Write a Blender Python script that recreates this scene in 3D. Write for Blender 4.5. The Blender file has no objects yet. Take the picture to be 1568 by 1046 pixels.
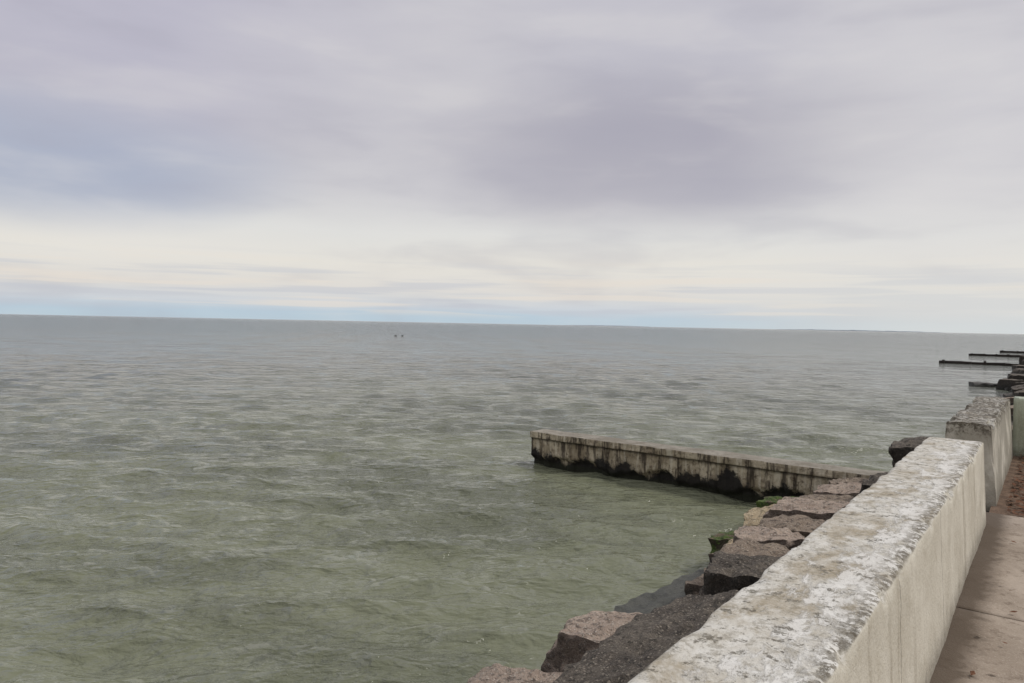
import bpy, bmesh, math, random
import numpy as np
from mathutils import Vector, Matrix, noise

scene = bpy.context.scene
H = 3.1            # camera height above the lake (z=0)
YAW = 37.0
random.seed(5)

# ------------------------------------------------------------------ helpers
def lin(r, g, b):
    f = lambda c: (c/255/12.92) if c/255 <= .04045 else ((c/255+.055)/1.055)**2.4
    return (f(r), f(g), f(b), 1)

class NT:
    def __init__(self, tree):
        self.t = tree; self.n = tree.nodes; self.l = tree.links
    def new(self, typ): return self.n.new(typ)
    def link(self, a, b): self.l.new(a, b)
    def setin(self, sock, v):
        if hasattr(v, 'node'): self.l.new(v, sock)
        elif v is not None: sock.default_value = v
    def math(self, op, a, b=None, c=None, clamp=False):
        m = self.n.new('ShaderNodeMath'); m.operation = op; m.use_clamp = clamp
        self.setin(m.inputs[0], a)
        if b is not None: self.setin(m.inputs[1], b)
        if c is not None: self.setin(m.inputs[2], c)
        return m.outputs[0]
    def noise(self, vec, scale, detail=4, rough=.55, dist=0, dim='3D'):
        m = self.n.new('ShaderNodeTexNoise'); m.noise_dimensions = dim
        self.setin(m.inputs['Vector'], vec)
        m.inputs['Scale'].default_value = scale; m.inputs['Detail'].default_value = detail
        m.inputs['Roughness'].default_value = rough; m.inputs['Distortion'].default_value = dist
        return m.outputs['Fac']
    def voro(self, vec, scale, feature='F1', out='Distance'):
        m = self.n.new('ShaderNodeTexVoronoi'); m.feature = feature
        self.setin(m.inputs['Vector'], vec); m.inputs['Scale'].default_value = scale
        return m.outputs[out]
    def mapping(self, vec, scale=(1, 1, 1), rot=(0, 0, 0), loc=(0, 0, 0)):
        m = self.n.new('ShaderNodeMapping'); self.setin(m.inputs[0], vec)
        m.inputs['Scale'].default_value = scale; m.inputs['Rotation'].default_value = rot
        m.inputs['Location'].default_value = loc
        return m.outputs[0]
    def ramp(self, fac, stops, interp='LINEAR'):
        m = self.n.new('ShaderNodeValToRGB'); cr = m.color_ramp; cr.interpolation = interp
        self.setin(m.inputs[0], fac)
        while len(cr.elements) < len(stops): cr.elements.new(.5)
        for e, (p, c) in zip(cr.elements, stops):
            e.position = p; e.color = c if len(c) == 4 else (*c, 1)
        return m.outputs['Color']
    def step(self, v, a, b):
        m = self.n.new('ShaderNodeMapRange'); m.interpolation_type = 'SMOOTHSTEP'
        self.setin(m.inputs[0], v); m.inputs[1].default_value = a; m.inputs[2].default_value = b
        return m.outputs[0]
    def mix(self, fac, a, b, blend='MIX'):
        m = self.n.new('ShaderNodeMix'); m.data_type = 'RGBA'; m.blend_type = blend
        self.setin(m.inputs[0], fac); self.setin(m.inputs[6], a); self.setin(m.inputs[7], b)
        return m.outputs[2]
    def comb(self, x, y, z):
        m = self.n.new('ShaderNodeCombineXYZ')
        for i, v in enumerate((x, y, z)): self.setin(m.inputs[i], v)
        return m.outputs[0]
    def sep(self, v):
        m = self.n.new('ShaderNodeSeparateXYZ'); self.setin(m.inputs[0], v); return m.outputs
    def bump(self, h, strength, dist, normal=None):
        m = self.n.new('ShaderNodeBump'); self.setin(m.inputs['Height'], h)
        m.inputs['Strength'].default_value = strength; m.inputs['Distance'].default_value = dist
        if normal is not None: self.l.new(normal, m.inputs['Normal'])
        return m.outputs[0]

def material(name):
    m = bpy.data.materials.new(name); m.use_nodes = True
    nt = NT(m.node_tree); p = m.node_tree.nodes['Principled BSDF']
    tc = nt.new('ShaderNodeTexCoord')
    return m, nt, p, tc.outputs['Object']

def add_mesh(name, verts, faces, mat, parent=None, smooth=True):
    me = bpy.data.meshes.new(name); me.from_pydata(verts, [], faces); me.update()
    ob = bpy.data.objects.new(name, me); scene.collection.objects.link(ob)
    if mat: me.materials.append(mat)
    if smooth: me.polygons.foreach_set('use_smooth', [True]*len(me.polygons))
    if parent: ob.parent = parent
    return ob

def empty(name):
    e = bpy.data.objects.new(name, None); scene.collection.objects.link(e); e.empty_display_size = .2; return e

def fbm(p, o=4): return noise.fractal(p, 1.0, 2.0, o)

def densify(pts, step):
    out = []
    n = len(pts)
    for i in range(n):
        a = Vector(pts[i]); b = Vector(pts[(i+1) % n]); L = (b-a).length
        k = max(1, int(L/step))
        for j in range(k): out.append(a.lerp(b, j/k))
    return out

def chamfer(pts, c):
    out = []; n = len(pts)
    for i in range(n):
        p = Vector(pts[i]); a = Vector(pts[i-1]); b = Vector(pts[(i+1) % n])
        da = (a-p).normalized(); db = (b-p).normalized()
        out += [p+da*c, p+(da+db)*c*.3, p+db*c]
    return out

def extrude(name, profile, axis, a0, a1, step, pstep, disp, mat, parent=None, c=.012):
    """profile in (u,z) ccw; axis 'y': u=x ; axis 'x': u=y."""
    prof = densify(chamfer(profile, c), pstep)
    cen = Vector((sum(p[0] for p in prof)/len(prof), sum(p[1] for p in prof)/len(prof)))
    n = len(prof); m = max(1, int(abs(a1-a0)/step)); V = []; F = []
    for i in range(m+1):
        a = a0+(a1-a0)*i/m
        for p in prof:
            q = Vector((p[0], a, p[1])) if axis == 'y' else Vector((a, p[0], p[1]))
            V.append(disp(q, p, cen) if disp else q)
    for i in range(m):
        for j in range(n):
            k = (j+1) % n
            F.append((i*n+j, i*n+k, (i+1)*n+k, (i+1)*n+j))
    F.append(tuple(range(n))[::-1]); F.append(tuple(m*n+j for j in range(n)))
    ob = add_mesh(name, V, F, mat, parent, True)
    bm = bmesh.new(); bm.from_mesh(ob.data); bmesh.ops.recalc_face_normals(bm, faces=bm.faces)
    bm.to_mesh(ob.data); bm.free()
    ob.data.polygons[len(F)-1].use_smooth = False; ob.data.polygons[len(F)-2].use_smooth = False
    return ob

# ------------------------------------------------------------------ camera
cam = bpy.data.cameras.new('camera'); co = bpy.data.objects.new('camera', cam)
scene.collection.objects.link(co); scene.camera = co
cam.sensor_width = 36; cam.lens = 25.26; cam.clip_start = .05; cam.clip_end = 60000
R = Matrix.Rotation(math.radians(YAW), 4, 'Z') @ Matrix.Rotation(math.radians(90-1.4), 4, 'X') @ Matrix.Rotation(math.radians(1.13), 4, 'Z')
co.matrix_world = Matrix.Translation((0, 0, H)) @ R

# ------------------------------------------------------------------ world: overcast sky
SUN_EL, SUN_AZ = 50, 55      # azimuth clockwise from +Y
w = bpy.data.worlds.new('World'); scene.world = w; w.use_nodes = True
nt = NT(w.node_tree); w.node_tree.nodes.clear()
out = nt.new('ShaderNodeOutputWorld')
tc = nt.new('ShaderNodeTexCoord'); D = tc.outputs['Generated']
sx, sy, sz = nt.sep(D)
az = nt.math('ARCTAN2', sx, sy)
el = nt.math('ARCSINE', sz)
azel = nt.comb(az, nt.math('MULTIPLY', el, 2.4), 0)
w1 = nt.noise(azel, 1.6, 3, .45, .1, '2D')
w2 = nt.noise(nt.mapping(azel, (1, 1.2, 1), loc=(7.3, 2.1, 4)), 2.6, 4, .5, .15, '2D')
elw = nt.math('ADD', el, nt.math('MULTIPLY', nt.math('SUBTRACT', w1, .5), nt.math('MULTIPLY', nt.step(el, 0.02, .25), .14)))
elw = nt.math('MULTIPLY', nt.math('MAXIMUM', elw, 0), 2.0)
base = nt.ramp(elw, [(0.0, lin(190, 208, 220)), (.022, lin(188, 207, 221)), (.045, lin(208, 214, 221)), (.09, lin(226, 222, 217)),
                     (.16, lin(233, 229, 221)), (.25, lin(227, 226, 223)), (.36, lin(211, 209, 212)), (.54, lin(195, 193, 202)),
                     (.80, lin(200, 198, 206)), (1.0, lin(204, 203, 209))])
def blob(a_deg, e_deg, sa, se, warp=.35):
    da = nt.math('DIVIDE', nt.math('SUBTRACT', az, math.radians(a_deg)), math.radians(sa))
    de = nt.math('DIVIDE', nt.math('SUBTRACT', el, math.radians(e_deg)), math.radians(se))
    r2 = nt.math('ADD', nt.math('MULTIPLY', da, da), nt.math('MULTIPLY', de, de))
    r2 = nt.math('ADD', r2, nt.math('MULTIPLY', nt.math('SUBTRACT', w2, .5), warp*4))
    return nt.math('SUBTRACT', 1, nt.step(r2, -.3, 2.4))
col = nt.mix(nt.math('MULTIPLY', blob(-26, 13.2, 15, 4.8), .75), base, lin(170, 167, 179))
col = nt.mix(nt.math('MULTIPLY', blob(-72, 10.5, 14, 3.6), .88), col, lin(168, 176, 197))
col = nt.mix(nt.math('MULTIPLY', blob(-66, 21, 16, 7), .50), col, lin(184, 181, 201))
col = nt.mix(nt.math('MULTIPLY', blob(-47, 18, 11, 6), .35), col, lin(216, 213, 214))
col = nt.mix(nt.math('MULTIPLY', blob(-5, 15, 11, 12), .5), col, lin(224, 221, 220))
mott = nt.noise(nt.mapping(azel, (1, 1.7, 1), loc=(1, 5, 0)), 3.6, 4, .5, .15, '2D')
col = nt.mix(nt.math('MULTIPLY', nt.step(mott, .48, .75), .22), col, lin(236, 232, 228))
col = nt.mix(nt.math('MULTIPLY', nt.step(mott, .52, .25), .26), col, lin(168, 166, 180))
stv = nt.comb(nt.math('MULTIPLY', az, 3.0), nt.math('MULTIPLY', el, 70.0), 0)
st = nt.noise(stv, 1.0, 3, .5, .15, '2D')
lowm = nt.math('MULTIPLY', nt.step(el, .004, .02), nt.math('SUBTRACT', 1, nt.step(el, .05, .10)))
col = nt.mix(nt.math('MULTIPLY', nt.math('MULTIPLY', nt.step(st, .5, .66), lowm), .5), col, lin(196, 200, 210))
col = nt.mix(nt.math('MULTIPLY', nt.math('MULTIPLY', nt.step(st, .47, .32), lowm), .5), col, lin(238, 227, 214))
col = nt.mix(nt.math('MULTIPLY', nt.math('MULTIPLY', nt.step(az, -.55, -.1), nt.math('SUBTRACT', 1, nt.step(el, .03, .09))), .6), col, lin(226, 226, 222))
bg = nt.new('ShaderNodeBackground'); nt.link(col, bg.inputs[0]); bg.inputs[1].default_value = 1.0
sky = nt.new('ShaderNodeTexSky'); sky.sky_type = 'NISHITA'; sky.sun_disc = False
sky.sun_elevation = math.radians(SUN_EL); sky.sun_rotation = math.radians(SUN_AZ)
bg2 = nt.new('ShaderNodeBackground'); nt.link(sky.outputs[0], bg2.inputs[0]); bg2.inputs[1].default_value = .07
mx = nt.new('ShaderNodeMixShader'); mx.inputs[0].default_value = .07
nt.link(bg.outputs[0], mx.inputs[1]); nt.link(bg2.outputs[0], mx.inputs[2]); nt.link(mx.outputs[0], out.inputs[0])

sd = bpy.data.lights.new('sun', 'SUN'); sd.energy = 1.5; sd.angle = math.radians(11); sd.color = (1, .96, .9)
so = bpy.data.objects.new('sun', sd); scene.collection.objects.link(so)
e, a = math.radians(SUN_EL), math.radians(SUN_AZ)
sdir = Vector((math.cos(e)*math.sin(a), math.cos(e)*math.cos(a), math.sin(e)))
so.rotation_euler = sdir.to_track_quat('Z', 'Y').to_euler()

# ------------------------------------------------------------------ materials
def mat_water():
    m, nt, p, oc = material('lake_water')
    rot = nt.mapping(oc, (1, 1, 1), rot=(0, 0, math.radians(-YAW)))      # y' = travel direction
    v1 = nt.mapping(rot, (.70, 1, 1)); v2 = nt.mapping(rot, (.55, 1, 1), rot=(0, 0, .22))
    n1 = nt.noise(v1, 9, 3, .6, .2, '2D'); n2 = nt.noise(v2, 2.6, 3, .62, .2, '2D'); n3 = nt.noise(v1, .65, 3, .6, .2, '2D')
    gust = nt.noise(nt.mapping(rot, (.42, 1, 1), rot=(0, 0, .05)), .20, 7, .78, .2, '2D')   # wind-ruffled patches, all sizes; their weaker sky reflection is also painted darker
    big = nt.noise(nt.mapping(rot, (.22, 1, 1), loc=(4, 9, 0)), .025, 3, .6, .4, '2D')
    x, y, z = nt.sep(oc)
    dist = nt.math('SQRT', nt.math('ADD', nt.math('MULTIPLY', x, x), nt.math('MULTIPLY', y, y)))
    off = nt.step(dist, 25, 260)          # far water: steeper chop, plus darker colour standing in for weaker sky reflection
    gm = nt.math('ADD', .6, nt.math('MULTIPLY', nt.step(gust, .36, .64), .95))
    h = nt.math('ADD', nt.math('MULTIPLY', n3, .27), nt.math('MULTIPLY', n2, .15))
    h = nt.math('MULTIPLY', h, nt.math('ADD', 1, nt.math('MULTIPLY', off, 2.5)))
    h = nt.math('ADD', h, nt.math('MULTIPLY', nt.math('MULTIPLY', n1, gm), .036))
    nt.link(nt.bump(h, 1.0, 1.0), p.inputs['Normal'])
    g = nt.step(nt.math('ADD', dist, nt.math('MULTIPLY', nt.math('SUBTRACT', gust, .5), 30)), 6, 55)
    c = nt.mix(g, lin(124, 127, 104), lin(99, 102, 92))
    c = nt.mix(nt.math('MULTIPLY', off, .85), c, lin(60, 62, 56))  # far base colour darkened in place of wave facets mirroring less sky
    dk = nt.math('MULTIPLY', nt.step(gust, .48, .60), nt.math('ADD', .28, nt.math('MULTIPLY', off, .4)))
    c = nt.mix(dk, c, lin(50, 54, 46))  # less reflected sky in ruffled patches, put into the base colour
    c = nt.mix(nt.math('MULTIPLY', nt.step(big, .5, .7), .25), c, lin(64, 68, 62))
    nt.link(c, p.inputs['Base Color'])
    p.inputs['IOR'].default_value = 1.33
    spec = nt.math('SUBTRACT', .5, nt.math('MULTIPLY', nt.step(gust, .46, .62), nt.math('ADD', .06, nt.math('MULTIPLY', off, .22))))
    spec = nt.math('SUBTRACT', spec, nt.math('MULTIPLY', nt.step(dist, 80, 700), .12))
    nt.link(spec, p.inputs['Specular IOR Level'])
    p.inputs['Roughness'].default_value = .08
    return m

def mat_wall(name, tint=(1, 1, 1), paint=.6, dark=0.0, strip=None):
    m, nt, p, oc = material(name)
    x, y, z = nt.sep(oc)
    geo = nt.new('ShaderNodeNewGeometry'); nx, ny, nz = nt.sep(geo.outputs['Normal'])
    up = nt.step(nz, .4, .8)
    n_big = nt.noise(oc, 2.1, 4, .6, .4); n_mid = nt.noise(oc, 9, 5, .65, .5); n_fine = nt.noise(oc, 70, 3, .7)
    speck = nt.voro(oc, 90)
    T = lambda c: (c[0]*tint[0], c[1]*tint[1], c[2]*tint[2], 1)
    face = nt.mix(nt.step(n_big, .35, .65), T(lin(216, 210, 194)), T(lin(198, 191, 174)))
    face = nt.mix(nt.math('MULTIPLY', nt.step(n_mid, .5, .72), .35), face, T(lin(172, 162, 140)))
    stv = nt.mapping(oc, (5, 5, .35)); sn = nt.noise(stv, 1.6, 5, .6, .3)
    face = nt.mix(nt.math('MULTIPLY', nt.step(sn, .53, .70), .5), face, T(lin(142, 130, 108)))
    wy = nt.math('ADD', y, nt.math('MULTIPLY', nt.math('SUBTRACT', n_mid, .5), .05))
    fr = nt.math('ABSOLUTE', nt.math('SUBTRACT', nt.math('FRACT', nt.math('DIVIDE', wy, 1.22)), .5))
    face = nt.mix(nt.math('MULTIPLY', nt.step(fr, .010, .002), .6), face, T(lin(96, 84, 66)))
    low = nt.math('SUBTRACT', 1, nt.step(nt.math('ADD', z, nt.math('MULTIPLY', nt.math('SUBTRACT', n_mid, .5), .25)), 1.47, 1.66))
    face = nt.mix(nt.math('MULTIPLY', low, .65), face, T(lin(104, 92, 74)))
    top = nt.mix(nt.step(n_mid, .34, .66), T(lin(220, 217, 208)), T(lin(196, 190, 176)))
    n_st = nt.noise(nt.mapping(oc, (1.3, .8, 1), loc=(3, 1, 0)), 3.0, 6, .70, .5)
    stf = nt.step(n_st, .47, .63)
    top = nt.mix(nt.math('MULTIPLY', stf, .70), top, T(lin(150, 134, 104)))
    n_g = nt.noise(nt.mapping(oc, (1, .8, 1), loc=(13, 11, 0)), 22, 4, .75, .3)
    top = nt.mix(nt.math('MULTIPLY', nt.step(n_g, .49, .60), .52), top, T(lin(124, 114, 93)))
    n_p = nt.noise(nt.mapping(oc, (1.5, .7, 1), loc=(9, 3, 0)), 7, 7, .76, .3)
    if strip is not None:
        side = nt.step(x, strip[0], strip[1])
        n_p = nt.math('ADD', n_p, nt.math('MULTIPLY', nt.math('SUBTRACT', side, .5), .12))
    top = nt.mix(nt.math('MULTIPLY', nt.step(n_p, .48, .58), paint), top, T(lin(232, 230, 224)))
    dk = nt.noise(nt.mapping(oc, loc=(2, 9, 4)), 17, 5, .78, .2)
    top = nt.mix(nt.math('MULTIPLY', nt.step(dk, .555, .62), .85), top, T(lin(94, 87, 72)))
    if strip is not None:   # flaking arris along the path side
        ed = nt.noise(nt.mapping(oc, (1, 1, 1), loc=(5, 5, 5)), 26, 4, .7)
        em = nt.math('MULTIPLY', nt.step(x, strip[1]-.05, strip[1]+.05), nt.step(ed, .46, .52))
        top = nt.mix(nt.math('MULTIPLY', em, .82), top, T(lin(100, 90, 72)))
    c = nt.mix(up, face, top)
    c = nt.mix(nt.math('MULTIPLY', nt.step(speck, .28, .1), .28), c, T(lin(96, 88, 72)))
    c = nt.mix(nt.math('MULTIPLY', nt.step(n_fine, .42, .7), .25), c, lin(230, 228, 218))
    if dark:
        c = nt.mix(nt.math('MULTIPLY', nt.step(n_big, .3, .6), dark*.5), c, lin(95, 90, 78))
        crust = nt.math('MULTIPLY', nt.step(nt.math('ADD', z, nt.math('MULTIPLY', nt.math('SUBTRACT', n_mid, .5), .35)), H-1.0, H-.9), nt.step(n_g, .40, .56))
        c = nt.mix(nt.math('MULTIPLY', crust, dark), c, lin(74, 66, 52))
    nt.link(c, p.inputs['Base Color']); p.inputs['Roughness'].default_value = .85
    h = nt.math('ADD', nt.math('MULTIPLY', n_mid, .6), nt.math('MULTIPLY', n_fine, .35))
    h = nt.math('ADD', h, nt.math('MULTIPLY', nt.math('MULTIPLY', nt.step(n_p, .48, .57), up), .2))
    nt.link(nt.bump(h, .9, .014), p.inputs['Normal'])
    return m

def mat_rock(name, c1, c2, spk_d, spk_l, wet=True, moss=0.0):
    m, nt, p, oc = material(name)
    x, y, z = nt.sep(oc)
    geo = nt.new('ShaderNodeNewGeometry'); nx, ny, nz = nt.sep(geo.outputs['Normal'])
    nb = nt.noise(oc, 3, 4, .65, .4); nm = nt.noise(oc, 15, 5, .75, .2); nf = nt.noise(oc, 60, 3, .7)
    vo = nt.voro(oc, 48); vo2 = nt.voro(nt.mapping(oc, loc=(3, 4, 5)), 30)
    c = nt.mix(nt.step(nb, .32, .68), c1, c2)
    c = nt.mix(nt.math('MULTIPLY', nt.step(nm, .50, .60), .75), c, spk_d)
    c = nt.mix(nt.math('MULTIPLY', nt.step(vo2, .32, .14), .7), c, spk_l)
    c = nt.mix(nt.math('MULTIPLY', nt.step(vo, .28, .12), .7), c, spk_d)
    c = nt.mix(nt.math('MULTIPLY', nt.step(nf, .5, .66), .4), c, spk_l)
    side_shade = nt.math('SUBTRACT', 1, nt.step(nt.math('ADD', nz, nt.math('MULTIPLY', nt.math('SUBTRACT', nb, .5), .8)), .25, .8))  # painted shade: faces turned away from the sky get a darker colour
    c = nt.mix(nt.math('MULTIPLY', side_shade, .72 if wet else .1), c, spk_d)
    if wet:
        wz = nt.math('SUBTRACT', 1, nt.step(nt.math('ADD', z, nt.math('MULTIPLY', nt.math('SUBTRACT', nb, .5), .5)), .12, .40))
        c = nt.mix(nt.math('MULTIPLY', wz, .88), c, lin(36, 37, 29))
        nt.link(nt.math('SUBTRACT', .85, nt.math('MULTIPLY', wz, .45)), p.inputs['Roughness'])
    else: p.inputs['Roughness'].default_value = .45
    if moss:
        mn = nt.noise(oc, 7, 4, .6)
        c = nt.mix(nt.math('MULTIPLY', nt.step(mn, .44, .52), .95), c, nt.mix(nt.step(nm, .4, .65), lin(64, 84, 36), lin(110, 130, 60)))
    nt.link(c, p.inputs['Base Color'])
    h = nt.math('ADD', nt.math('MULTIPLY', nm, 1.0), nt.math('MULTIPLY', nf, .5))
    nt.link(nt.bump(h, 1.0, .06 if wet else .02), p.inputs['Normal'])
    return m

def mat_jetty():
    m, nt, p, oc = material('weathered_concrete_groyne')
    x, y, z = nt.sep(oc)
    geo = nt.new('ShaderNodeNewGeometry'); nx, ny, nz = nt.sep(geo.outputs['Normal'])
    up = nt.step(nz, .5, .85)
    nb = nt.noise(oc, 2.5, 4, .62, .4); nm = nt.noise(oc, 12, 5, .7, .3); nf = nt.noise(oc, 55, 3, .7)
    face = nt.mix(nt.step(nb, .35, .65), lin(200, 187, 162), lin(152, 138, 114))
    face = nt.mix(nt.math('MULTIPLY', nt.step(nm, .48, .66), .75), face, lin(84, 70, 54))
    streak = nt.noise(nt.mapping(oc, (5, 5, .5)), 1.3, 4, .7, .3)
    face = nt.mix(nt.math('MULTIPLY', nt.step(streak, .49, .61), .85), face, lin(56, 46, 36))
    face = nt.mix(nt.math('MULTIPLY', nt.step(streak, .46, .36), .65), face, lin(218, 209, 188))
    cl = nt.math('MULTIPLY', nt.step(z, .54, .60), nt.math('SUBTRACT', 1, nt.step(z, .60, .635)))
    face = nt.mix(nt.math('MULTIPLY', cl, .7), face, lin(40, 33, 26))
    wx = nt.noise(nt.comb(x, 0, 0), 1.15, 3, .6)
    hgt = nt.math('ADD', z, nt.math('MULTIPLY', nt.math('SUBTRACT', wx, .5), 1.7))
    hgt = nt.math('ADD', hgt, nt.math('MULTIPLY', nt.math('SUBTRACT', nm, .5), .45))
    blk = nt.math('SUBTRACT', 1, nt.step(hgt, .23, .33))
    face = nt.mix(nt.math('MULTIPLY', blk, .97), face, lin(18, 15, 12))
    gr = nt.math('SUBTRACT', 1, nt.step(nt.math('ADD', z, nt.math('MULTIPLY', nt.math('SUBTRACT', nm, .5), .2)), .06, .15))
    face = nt.mix(nt.math('MULTIPLY', gr, .88), face, lin(34, 36, 19))
    top = nt.mix(nt.step(nb, .35, .65), lin(164, 157, 144), lin(134, 126, 112))
    top = nt.mix(nt.math('MULTIPLY', nt.step(nm, .5, .7), .6), top, lin(86, 80, 70))
    c = nt.mix(up, face, top)
    nt.link(c, p.inputs['Base Color']); p.inputs['Roughness'].default_value = .85
    nt.link(nt.bump(nt.math('ADD', nm, nt.math('MULTIPLY', nf, .4)), .9, .03), p.inputs['Normal'])
    return m

def mat_path():
    m, nt, p, oc = material('walkway_concrete')
    x, y, z = nt.sep(oc)
    nb = nt.noise(oc, 1.7, 4, .6, .5); nm = nt.noise(oc, 11, 5, .7, .2); nf = nt.noise(oc, 90, 3, .7)
    c = nt.mix(nt.step(nb, .35, .65), lin(180, 166, 151), lin(152, 138, 123))
    c = nt.mix(nt.math('MULTIPLY', nt.step(nm, .5, .66), .6), c, lin(110, 95, 80))
    c = nt.mix(nt.math('MULTIPLY', nt.step(nf, .52, .68), .4), c, lin(208, 197, 181))
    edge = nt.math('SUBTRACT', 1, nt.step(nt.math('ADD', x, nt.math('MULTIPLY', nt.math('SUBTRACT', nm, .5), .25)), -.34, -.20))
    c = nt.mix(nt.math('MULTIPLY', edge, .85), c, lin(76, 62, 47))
    nt.link(c, p.inputs['Base Color']); p.inputs['Roughness'].default_value = .9
    nt.link(nt.bump(nt.math('ADD', nm, nf), .6, .008), p.inputs['Normal'])
    return m

def mat_soil(name, a, b, s=6):
    m, nt, p, oc = material(name)
    n = nt.noise(oc, s, 5, .7, .3); n2 = nt.noise(oc, s*8, 3, .7)
    c = nt.mix(nt.step(n, .35, .65), a, b); c = nt.mix(nt.math('MULTIPLY', nt.step(n2, .5, .7), .5), c, tuple(v*.5 for v in a[:3])+(1,))
    nt.link(c, p.inputs['Base Color']); p.inputs['Roughness'].default_value = .95
    nt.link(nt.bump(nt.math('ADD', n, n2), .9, .03), p.inputs['Normal'])
    return m

M_water = mat_water()
M_wall = mat_wall('painted_seawall_concrete', strip=(-.76, -.5), paint=.72)
M_wall2 = mat_wall('weathered_seawall_concrete', paint=.3, dark=.85)
M_wall3 = mat_wall('grey_green_concrete', tint=(.80, .93, .84), paint=.3)
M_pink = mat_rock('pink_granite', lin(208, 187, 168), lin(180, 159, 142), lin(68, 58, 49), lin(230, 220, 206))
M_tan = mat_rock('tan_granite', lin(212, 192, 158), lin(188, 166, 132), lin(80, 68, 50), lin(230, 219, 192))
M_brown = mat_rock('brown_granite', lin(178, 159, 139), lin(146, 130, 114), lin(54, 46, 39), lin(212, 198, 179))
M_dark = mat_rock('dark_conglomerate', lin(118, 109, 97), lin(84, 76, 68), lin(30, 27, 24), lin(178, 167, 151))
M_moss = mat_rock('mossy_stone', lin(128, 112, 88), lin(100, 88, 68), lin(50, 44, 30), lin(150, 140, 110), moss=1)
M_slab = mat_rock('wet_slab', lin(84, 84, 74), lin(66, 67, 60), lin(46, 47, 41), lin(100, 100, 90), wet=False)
M_jet = mat_jetty(); M_path = mat_path()
M_bank = mat_soil('bank_gravel', lin(70, 64, 54), lin(50, 46, 38))
M_yard = mat_soil('leafy_ground', lin(136, 112, 92), lin(104, 84, 68))
M_grass = mat_soil('dormant_grass', lin(96, 96, 58), lin(110, 98, 66), 2)

# ------------------------------------------------------------------ water surface
def build_water():
    rs = []; r = 2.2
    while r < 24000:
        rs.append(r); r += min(r*r*.00040, r*.0105)
    rs = np.array(rs); nr = len(rs); dr = np.gradient(rs)
    a = np.radians(np.concatenate([np.linspace(-150, -82, 60, endpoint=False), np.linspace(-82, 12, 760)]))
    na = len(a)
    Rr, A = np.meshgrid(rs, a, indexing='ij')
    X = Rr*np.sin(A); Y = Rr*np.cos(A)
    rng = np.random.default_rng(11)
    DX = np.zeros_like(X); DY = np.zeros_like(X); Z = np.zeros_like(X)
    spacing = np.maximum(dr, rs*0.0021)
    for i in range(80):
        lam = 0.16*(2.2/0.16)**(rng.random()) if i > 4 else rng.uniform(3, 7)
        th = math.radians(-YAW + rng.normal(6, 23)); k = 2*math.pi/lam
        dx, dy = math.sin(th), math.cos(th)
        steep = .046 if i > 4 else .011
        amp = steep/k*rng.uniform(.7, 1.3)
        att = np.clip((lam/spacing-2.0)/2.0, 0, 1)[:, None]
        if att.max() == 0: continue
        ph = k*(X*dx+Y*dy)+rng.random()*6.283
        gp = .60+.40*np.sin(ph*.13+ (X*dy-Y*dx)*k*.17+rng.random()*6)
        c = np.cos(ph)*amp*att*gp; s = np.sin(ph)*amp*att*gp
        Z += s; DX += c*dx*.9; DY += c*dy*.9
    X = X+DX; Y = Y+DY
    co_ = np.stack([X, Y, Z], -1).reshape(-1, 3).astype(np.float32)
    idx = np.arange(nr*na).reshape(nr, na)
    q = np.stack([idx[:-1, :-1], idx[:-1, 1:], idx[1:, 1:], idx[1:, :-1]], -1).reshape(-1, 4)[:, ::-1]
    me = bpy.data.meshes.new('lake_water'); nv = len(co_); nf = len(q)
    me.vertices.add(nv); me.vertices.foreach_set('co', co_.ravel())
    me.loops.add(nf*4); me.loops.foreach_set('vertex_index', q.ravel().astype(np.int32))
    me.polygons.add(nf); me.polygons.foreach_set('loop_start', np.arange(0, nf*4, 4, dtype=np.int32))
    me.polygons.foreach_set('loop_total', np.full(nf, 4, dtype=np.int32))
    me.update(calc_edges=True); me.polygons.foreach_set('use_smooth', np.ones(nf, dtype=bool))
    me.materials.append(M_water)
    ob = bpy.data.objects.new('lake_water', me); scene.collection.objects.link(ob)
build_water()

# ------------------------------------------------------------------ sea walls
def chip_wall(name, x0, x1, xb, z0, z1, y0, y1, mat, seed, parent=None, chips=.02, chips_l=None, rag=0):
    prof = [(x0-.01, z0), (xb, z0), (x1, z1), (x0, z1)]
    if chips_l is None: chips_l = chips
    def f(q, p, cen):
        k = Vector((seed*3.1, seed*1.7, 0)); d = q.copy()
        n1 = fbm(d*1.1+k, 2)*.007 + fbm(d*9+k, 3)*.0025
        q = q + Vector((n1, 0, n1*.7))
        if rag: q.z += fbm(d*5+k, 4)*rag*max(0, (d.z-z1+.25)/.25); q.y += fbm(d*6+k*2, 3)*rag
        right = abs(d.x-x1) < abs(d.x-x0)
        dr = math.hypot(d.x-x1, d.z-z1) if right else math.hypot(d.x-x0, d.z-z1)
        if dr < .05:
            c = max(0, fbm(Vector((seed, d.y*5, d.x*4))+k, 5)+.05)*(chips if right else chips_l)*2.2*(1-dr/.05)
            q = q+Vector((-1 if right else 1, 0, -1))*c
        return q
    return extrude(name, prof, 'y', y0, y1, .02, .022, f, mat, parent, c=.014)

zt = H-.91
chip_wall('concrete_seawall', -.85, -.44, -.36, .55, zt, -2.5, 7.2, M_wall, 1, chips=.017, chips_l=.007)
chip_wall('concrete_seawall', -.81, -.44, -.31, .55, H-.86, 8.1, 11.6, M_wall2, 4, chips=.06, rag=.02)
pr = [(11.65, .9), (11.95, .9), (11.95, H-.85), (11.65, H-.85)]
extrude('concrete_return_wall', pr, 'x', -.40, 9, .06, .05, lambda q, p, c: q+Vector((0, fbm(q*2, 3)*.006, fbm(q*2.3, 3)*.006)), M_wall3)

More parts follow.
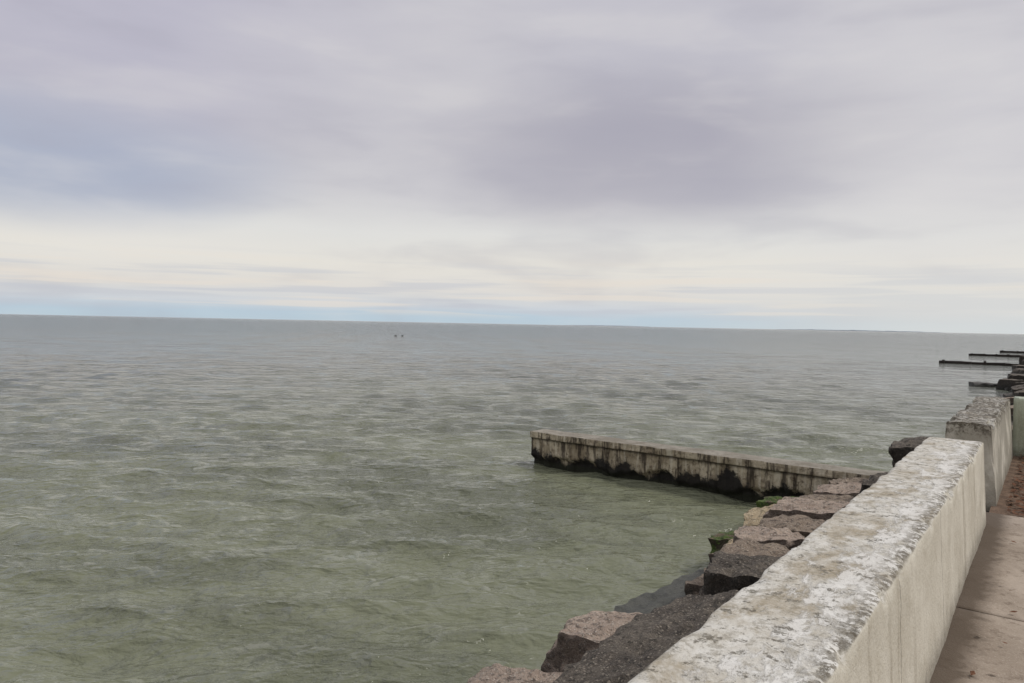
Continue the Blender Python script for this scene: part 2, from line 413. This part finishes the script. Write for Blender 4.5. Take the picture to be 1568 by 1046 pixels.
# ------------------------------------------------------------------ walkway, ground
W = empty('walkway')
ys = [-3, .2, 2.55, 4.9, 7.68]
for i in range(4):
    pr = [(-.45, 1.34), (1.9, 1.34), (1.9, 1.5), (-.45, 1.5)]
    def f(q, p, c): return q+Vector((0, 0, fbm(q*1.2, 3)*.004))
    extrude('slab_%d' % (i+1), pr, 'y', ys[i]+.006, ys[i+1]-.006, .05, .05, f, M_path, W, c=.008)
def grid(name, x0, x1, y0, y1, nx, ny, zf, mat):
    V = []; F = []
    for j in range(ny+1):
        for i in range(nx+1):
            x = x0+(x1-x0)*i/nx; y = y0+(y1-y0)*j/ny; V.append((x, y, zf(x, y)))
    for j in range(ny):
        for i in range(nx):
            a_ = j*(nx+1)+i; F.append((a_, a_+1, a_+nx+2, a_+nx+1))
    return add_mesh(name, V, F, mat)
def land(x, y):
    s = -x
    if s < .6 and y < 12: return 1.44 + .03*fbm(Vector((x*.8, y*.8, 0)), 3)
    k = min(1, max(0, (y-14)/8))
    z = 1.15-.45*k-(s-.6)*(.50+.15*k) + .06*fbm(Vector((x*2, y*2, 0)), 3)
    return max(min(z, 1.44), -2.5)
grid('ground', -9, 12, -4, 60, 105, 200, land, M_bank)
grid('yard_ground', -.42, 1.95, 7.69, 11.64, 40, 70, lambda x, y: 1.48+.012*fbm(Vector((x*3, y*3, 0)), 3), M_yard)
def farland(x, y):
    s = -x; sh = 1.2+1.0*fbm(Vector((0, y*.03, 3)), 3)
    return max(-2, min(1.4, .6*(sh-s)))+.1*fbm(Vector((x*.3, y*.3, 0)), 3)
grid('shore_terrain', -14, 3000, 60.2, 6000, 240, 240, lambda x, y: farland(x, y) if x < 40 else 1.4+2*fbm(Vector((x*.003, y*.003, 0)), 3), M_grass)
grid('lawn', 1.95, 3000, -40, 60, 60, 40, lambda x, y: 1.49, M_grass)

# leaf litter behind the path end
rl = random.Random(3); V = []; F = []
for i in range(2200):
    x = rl.uniform(-.30, 1.8)
    y = rl.uniform(7.68, 11.6) if rl.random() < .93 else rl.uniform(3.0, 7.7)
    if y < 7.7 and x > -.05 and rl.random() < .8: continue
    z = 1.485+rl.uniform(0, .03) if y > 7.7 else 1.508+rl.uniform(0, .01); L = rl.uniform(.02, .045); an = rl.uniform(0, 6.28)
    if y < 7.7: L *= .55
    ca, sa = math.cos(an), math.sin(an); t1, t2 = rl.uniform(-.4, .4), rl.uniform(-.4, .4); b0 = len(V)
    for (u, v) in ((-1, 0), (-.2, -.55), (1, 0), (-.2, .55)):
        V.append((x+(u*ca-v*sa)*L, y+(u*sa+v*ca)*L, z+(u*t1+v*t2)*L+.006))
    F.append((b0, b0+1, b0+2, b0+3))
M_leaf = mat_soil('dead_leaves', lin(156, 108, 78), lin(110, 76, 56), 22)
add_mesh('leaf_litter', V, F, M_leaf, smooth=False)

# ------------------------------------------------------------------ groyne (jetty)
ribs = [-8.75, -8.15, -7.3, -6.2, -5.75, -5.0, -4.35, -3.6, -2.9]
def jet_disp(q, p, cen):
    d = q.copy()
    front = d.y < 13.1 and d.z < .60
    n = fbm(d*3, 3)*.014+fbm(d*12, 3)*.006
    dy = n
    if front:
        for r_ in ribs:
            wv = abs(d.x-r_)
            if wv < .09: dy -= .04*min(1, (.09-wv)/.02)
        er = noise.noise(Vector((d.x*1.6, 3.3, 0)))*.22 + noise.noise(Vector((d.x*5, 7, d.z*3)))*.08 + .20
        if d.z < er: dy += min(.12, (er-d.z)*1.2)
    elif d.y < 13.1: dy += max(0, fbm(Vector((d.x*3, 0, d.z*5)), 4))*.03
    dz = fbm(Vector((d.x*1.5, d.y*2, 9)), 3)*.012 if d.z > .6 else 0
    return q+Vector((0, dy, dz))
ZJ = .745
pr = [(12.90, -.8), (13.38, -.8), (13.38, ZJ), (12.84, ZJ), (12.84, ZJ-.13), (12.90, ZJ-.145)]
extrude('concrete_groyne', pr, 'x', -9.13, -1.6, .025, .025, jet_disp, M_jet, c=.01)

# ------------------------------------------------------------------ riprap
RIP = empty('rock_revetment'); cnt = [0]
def rock(s, t, zt, dims, yaw, mat, tilt=(0, 0), seed=None, cuts=4, n=18, rough=1.0, parent=RIP):
    cnt[0] += 1; sd_ = seed if seed is not None else cnt[0]*7; rr = random.Random(sd_)
    bm = bmesh.new(); bmesh.ops.create_cube(bm, size=2)
    bmesh.ops.subdivide_edges(bm, edges=bm.edges[:], cuts=n, use_grid_fill=True)
    planes = []
    for _ in range(cuts):
        v = Vector((rr.uniform(-1, 1), rr.uniform(-1, 1), rr.uniform(-.3, .9))).normalized()
        planes.append((v, rr.uniform(1.05, 1.32)*(abs(v.x)+abs(v.y)+abs(v.z))/1.42))
    hx, hy, hz = dims[0]/2, dims[1]/2, dims[2]/2; off = Vector((sd_*1.37, sd_*.73, sd_*.31))
    skx, sky_ = rr.uniform(-.15, .15), rr.uniform(-.15, .15)
    for v in bm.verts:
        p = v.co.copy()
        p.x += skx*p.z*p.y; p.y += sky_*p.z
        for nn, dd in planes:
            k = p.dot(nn)-dd
            if k > 0: p -= nn*k
        sp = p.normalized()
        p = p.lerp(sp*1.25, .05)
        q = Vector((p.x*hx, p.y*hy, p.z*hz))
        f1 = fbm(q*2.2+off, 2); f2 = fbm(q*7+off, 5)
        f3 = abs(noise.noise(q*4.5+off))           # angular ledges
        v.co = q+sp*(f1*.035 + f2*.034*rough - f3*.055*rough)
    Rm = Matrix.Rotation(math.radians(yaw), 4, 'Z') @ Matrix.Rotation(math.radians(tilt[0]), 4, 'X') @ Matrix.Rotation(math.radians(tilt[1]), 4, 'Y')
    bm.transform(Matrix.Translation((-s, t, zt-hz)) @ Rm)
    me = bpy.data.meshes.new('block_%d' % cnt[0]); bm.to_mesh(me); bm.free(); me.materials.append(mat)
    me.polygons.foreach_set('use_smooth', [True]*len(me.polygons))
    me.set_sharp_from_angle(angle=math.radians(32))
    ob = bpy.data.objects.new('block_%d' % cnt[0], me); scene.collection.objects.link(ob); ob.parent = parent
K = [
 (3.05, 4.15, .38, (.95, .8, .8), 8, M_pink, (3, -8)),
 (2.68, 5.05, .70, (.90, .85, .9), -12, M_pink, (-3, -10)),
 (1.90, 4.35, 1.10, (.75, 2.1, .8), 2, M_dark, (0, -14)),
 (2.05, 6.15, 1.06, (.75, .68, .9), 10, M_dark, (0, -4)),
 (2.12, 6.92, 1.00, (.72, .60, .8), -6, M_brown, (2, -6)),
 (2.25, 7.62, .98, (.72, .58, .8), 8, M_pink, (0, -8)),
 (2.20, 8.32, .96, (.78, .62, .8), -5, M_brown, (3, -6)),
 (2.80, 8.50, .58, (.42, .50, .7), 14, M_tan, (0, -8)),
 (3.02, 9.75, .62, (.52, .7, .7), 15, M_tan, (4, -4)),
 (3.10, 8.95, .50, (.45, .6, .7), -10, M_moss, (0, -10)),
 (2.30, 9.08, .98, (.86, .66, .8), -4, M_pink, (2, -6)),
 (2.22, 9.85, .93, (.76, .7, .8), 8, M_brown, (-2, -8)),
 (2.72, 10.5, .60, (.5, .7, .7), 12, M_pink, (0, -8)),
 (3.25, 11.3, .50, (.55, .6, .7), -8, M_moss, (0, -10)),
 (2.18, 10.65, .94, (.75, .7, .8), -10, M_pink, (3, -8)),
 (2.10, 11.5, .86, (.8, .75, .8), 6, M_pink, (-3, -8)),
 (2.30, 12.25, .78, (.85, .6, .8), 5, M_brown, (0, -8)),
 (1.55, 12.4, 1.45, (.6, 1.2, .8), 4, M_dark, (0, -10)),
 (1.55, 10.2, 1.28, (.55, .9, .7), -5, M_dark, (0, -8)),
 (2.80, 7.55, .40, (.45, .6, .7), 4, M_brown, (0, -12)),
 (2.85, 11.6, .44, (.5, .6, .7), -14, M_tan, (0, -10)),
 (3.0, 12.3, .36, (.6, .6, .6), 4, M_brown, (0, -12)),
 (2.10, 5.48, .84, (.5, .35, .6), 20, M_tan, (0, -8)),
]
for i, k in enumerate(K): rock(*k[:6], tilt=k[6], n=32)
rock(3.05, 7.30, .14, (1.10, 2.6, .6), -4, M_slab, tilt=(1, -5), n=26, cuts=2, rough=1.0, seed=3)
rr = random.Random(21)
for t in np.arange(-1.5, 12, .9):
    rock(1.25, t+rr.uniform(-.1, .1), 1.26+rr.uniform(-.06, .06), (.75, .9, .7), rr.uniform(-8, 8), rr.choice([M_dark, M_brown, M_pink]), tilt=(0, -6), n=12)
for t in np.arange(-2, 3.6, .9):
    for s, z in ((2.0, 1.0), (2.8, .6), (3.5, .2)):
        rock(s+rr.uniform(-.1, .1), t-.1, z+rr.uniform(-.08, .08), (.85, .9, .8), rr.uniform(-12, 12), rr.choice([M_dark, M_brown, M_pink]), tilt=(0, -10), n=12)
for t in np.arange(13.9, 58, 1.05):
    k = min(1, max(0, (t-14)/7))
    for s, z in ((1.2-.4*k, 1.15-.55*k), (1.8-.7*k, .7-.4*k), (2.4-1.0*k, .25-.1*k)):
        if rr.random() < .12: continue
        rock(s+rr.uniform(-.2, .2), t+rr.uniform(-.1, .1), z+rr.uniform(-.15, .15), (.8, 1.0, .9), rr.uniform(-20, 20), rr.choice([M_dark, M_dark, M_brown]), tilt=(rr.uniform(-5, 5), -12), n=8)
for t, s, z in ((50, 3.3, .22), (50.6, 2.5, .18), (48, 1.8, .6), (49.5, 1.5, .8), (51, 1.7, .5)):
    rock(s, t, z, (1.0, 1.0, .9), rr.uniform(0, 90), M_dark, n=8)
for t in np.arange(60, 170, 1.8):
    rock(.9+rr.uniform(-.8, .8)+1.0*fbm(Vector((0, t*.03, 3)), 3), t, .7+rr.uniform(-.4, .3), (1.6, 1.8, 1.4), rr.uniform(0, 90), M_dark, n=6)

# distant groynes
M_far = mat_soil('dark_timber', lin(58, 52, 46), lin(40, 36, 32), 3)
def far_groyne(t, s0, s1, z, posts=True):
    G = empty('distant_groyne')
    pr = [(t, -.6), (t+.5, -.6), (t+.5, z), (t, z)]
    extrude('beam', pr, 'x', -s0, -s1, .3, .3, lambda q, p, c: q+Vector((0, 0, fbm(Vector((q.x*.7, q.y, 0)), 3)*.06)), M_far, G)
    rg = random.Random(int(t))
    x = s0-.3
    while x > s1:
        hh = z+rg.uniform(.02, .16)
        pp = [(t-.25, -.6), (t-.02, -.6), (t-.02, hh), (t-.25, hh)]
        extrude('post_%d' % int(x*10), pp, 'x', -x, -x+.22, .2, .3, None, M_far, G)
        x -= rg.uniform(1.2, 2.4)
far_groyne(84, 9.2, 0, .24)
far_groyne(117, 9.3, 0, .26)
far_groyne(142, 7.0, 0, .3)

# two ducks resting far out on the lake
M_duck = mat_soil('grey_plumage', lin(70, 68, 64), lin(52, 50, 47), 20)
def duck(x, y, yaw):
    bm = bmesh.new()
    def ell(c, r, rot=0):
        M = Matrix.Translation(c) @ Matrix.Rotation(rot, 4, 'Y') @ Matrix.Diagonal((*r, 1))
        bmesh.ops.create_uvsphere(bm, u_segments=16, v_segments=10, radius=1, matrix=M)
    ell((0, 0, .05), (.25, .12, .09)); ell((-.23, 0, .10), (.10, .05, .03), .5)
    ell((.18, 0, .13), (.045, .04, .09), .25); ell((.22, 0, .22), (.06, .042, .042)); ell((.295, 0, .21), (.045, .02, .012), .1)
    bm.transform(Matrix.Translation((x, y, .03)) @ Matrix.Rotation(yaw, 4, 'Z'))
    me = bpy.data.meshes.new('floating_duck'); bm.to_mesh(me); bm.free(); me.materials.append(M_duck)
    me.polygons.foreach_set('use_smooth', [True]*len(me.polygons))
    scene.collection.objects.link(bpy.data.objects.new('floating_duck', me))
duck(-113.4, 108.7, .6); duck(-112.6, 109.9, .4)

# distant land on the horizon
def land_strip(name, pts_az, d, hmax, seed):
    V = []; F = []; a0, a1 = pts_az; n = 160
    for i in range(n+1):
        a_ = math.radians(a0+(a1-a0)*i/n); u = i/n
        h = hmax*(math.sin(math.pi*u)**.5)*(.6+.4*fbm(Vector((i*.12, seed, 0)), 4)+.15)
        X_, Y_ = d*math.sin(a_), d*math.cos(a_)
        V += [(X_, Y_, -3), (X_, Y_, max(0, h)), (X_*1.1, Y_*1.1, -3)]
    for i in range(n):
        b = i*3; F += [(b, b+3, b+4, b+1), (b+1, b+4, b+5, b+2)]
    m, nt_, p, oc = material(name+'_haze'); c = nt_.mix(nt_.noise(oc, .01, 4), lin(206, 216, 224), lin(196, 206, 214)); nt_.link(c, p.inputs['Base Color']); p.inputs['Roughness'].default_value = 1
    add_mesh(name, V, F, m)
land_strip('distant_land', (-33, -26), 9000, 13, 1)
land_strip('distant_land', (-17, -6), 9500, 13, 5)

scene.view_settings.view_transform = 'Standard'; scene.view_settings.look = 'None'; scene.view_settings.exposure = 0
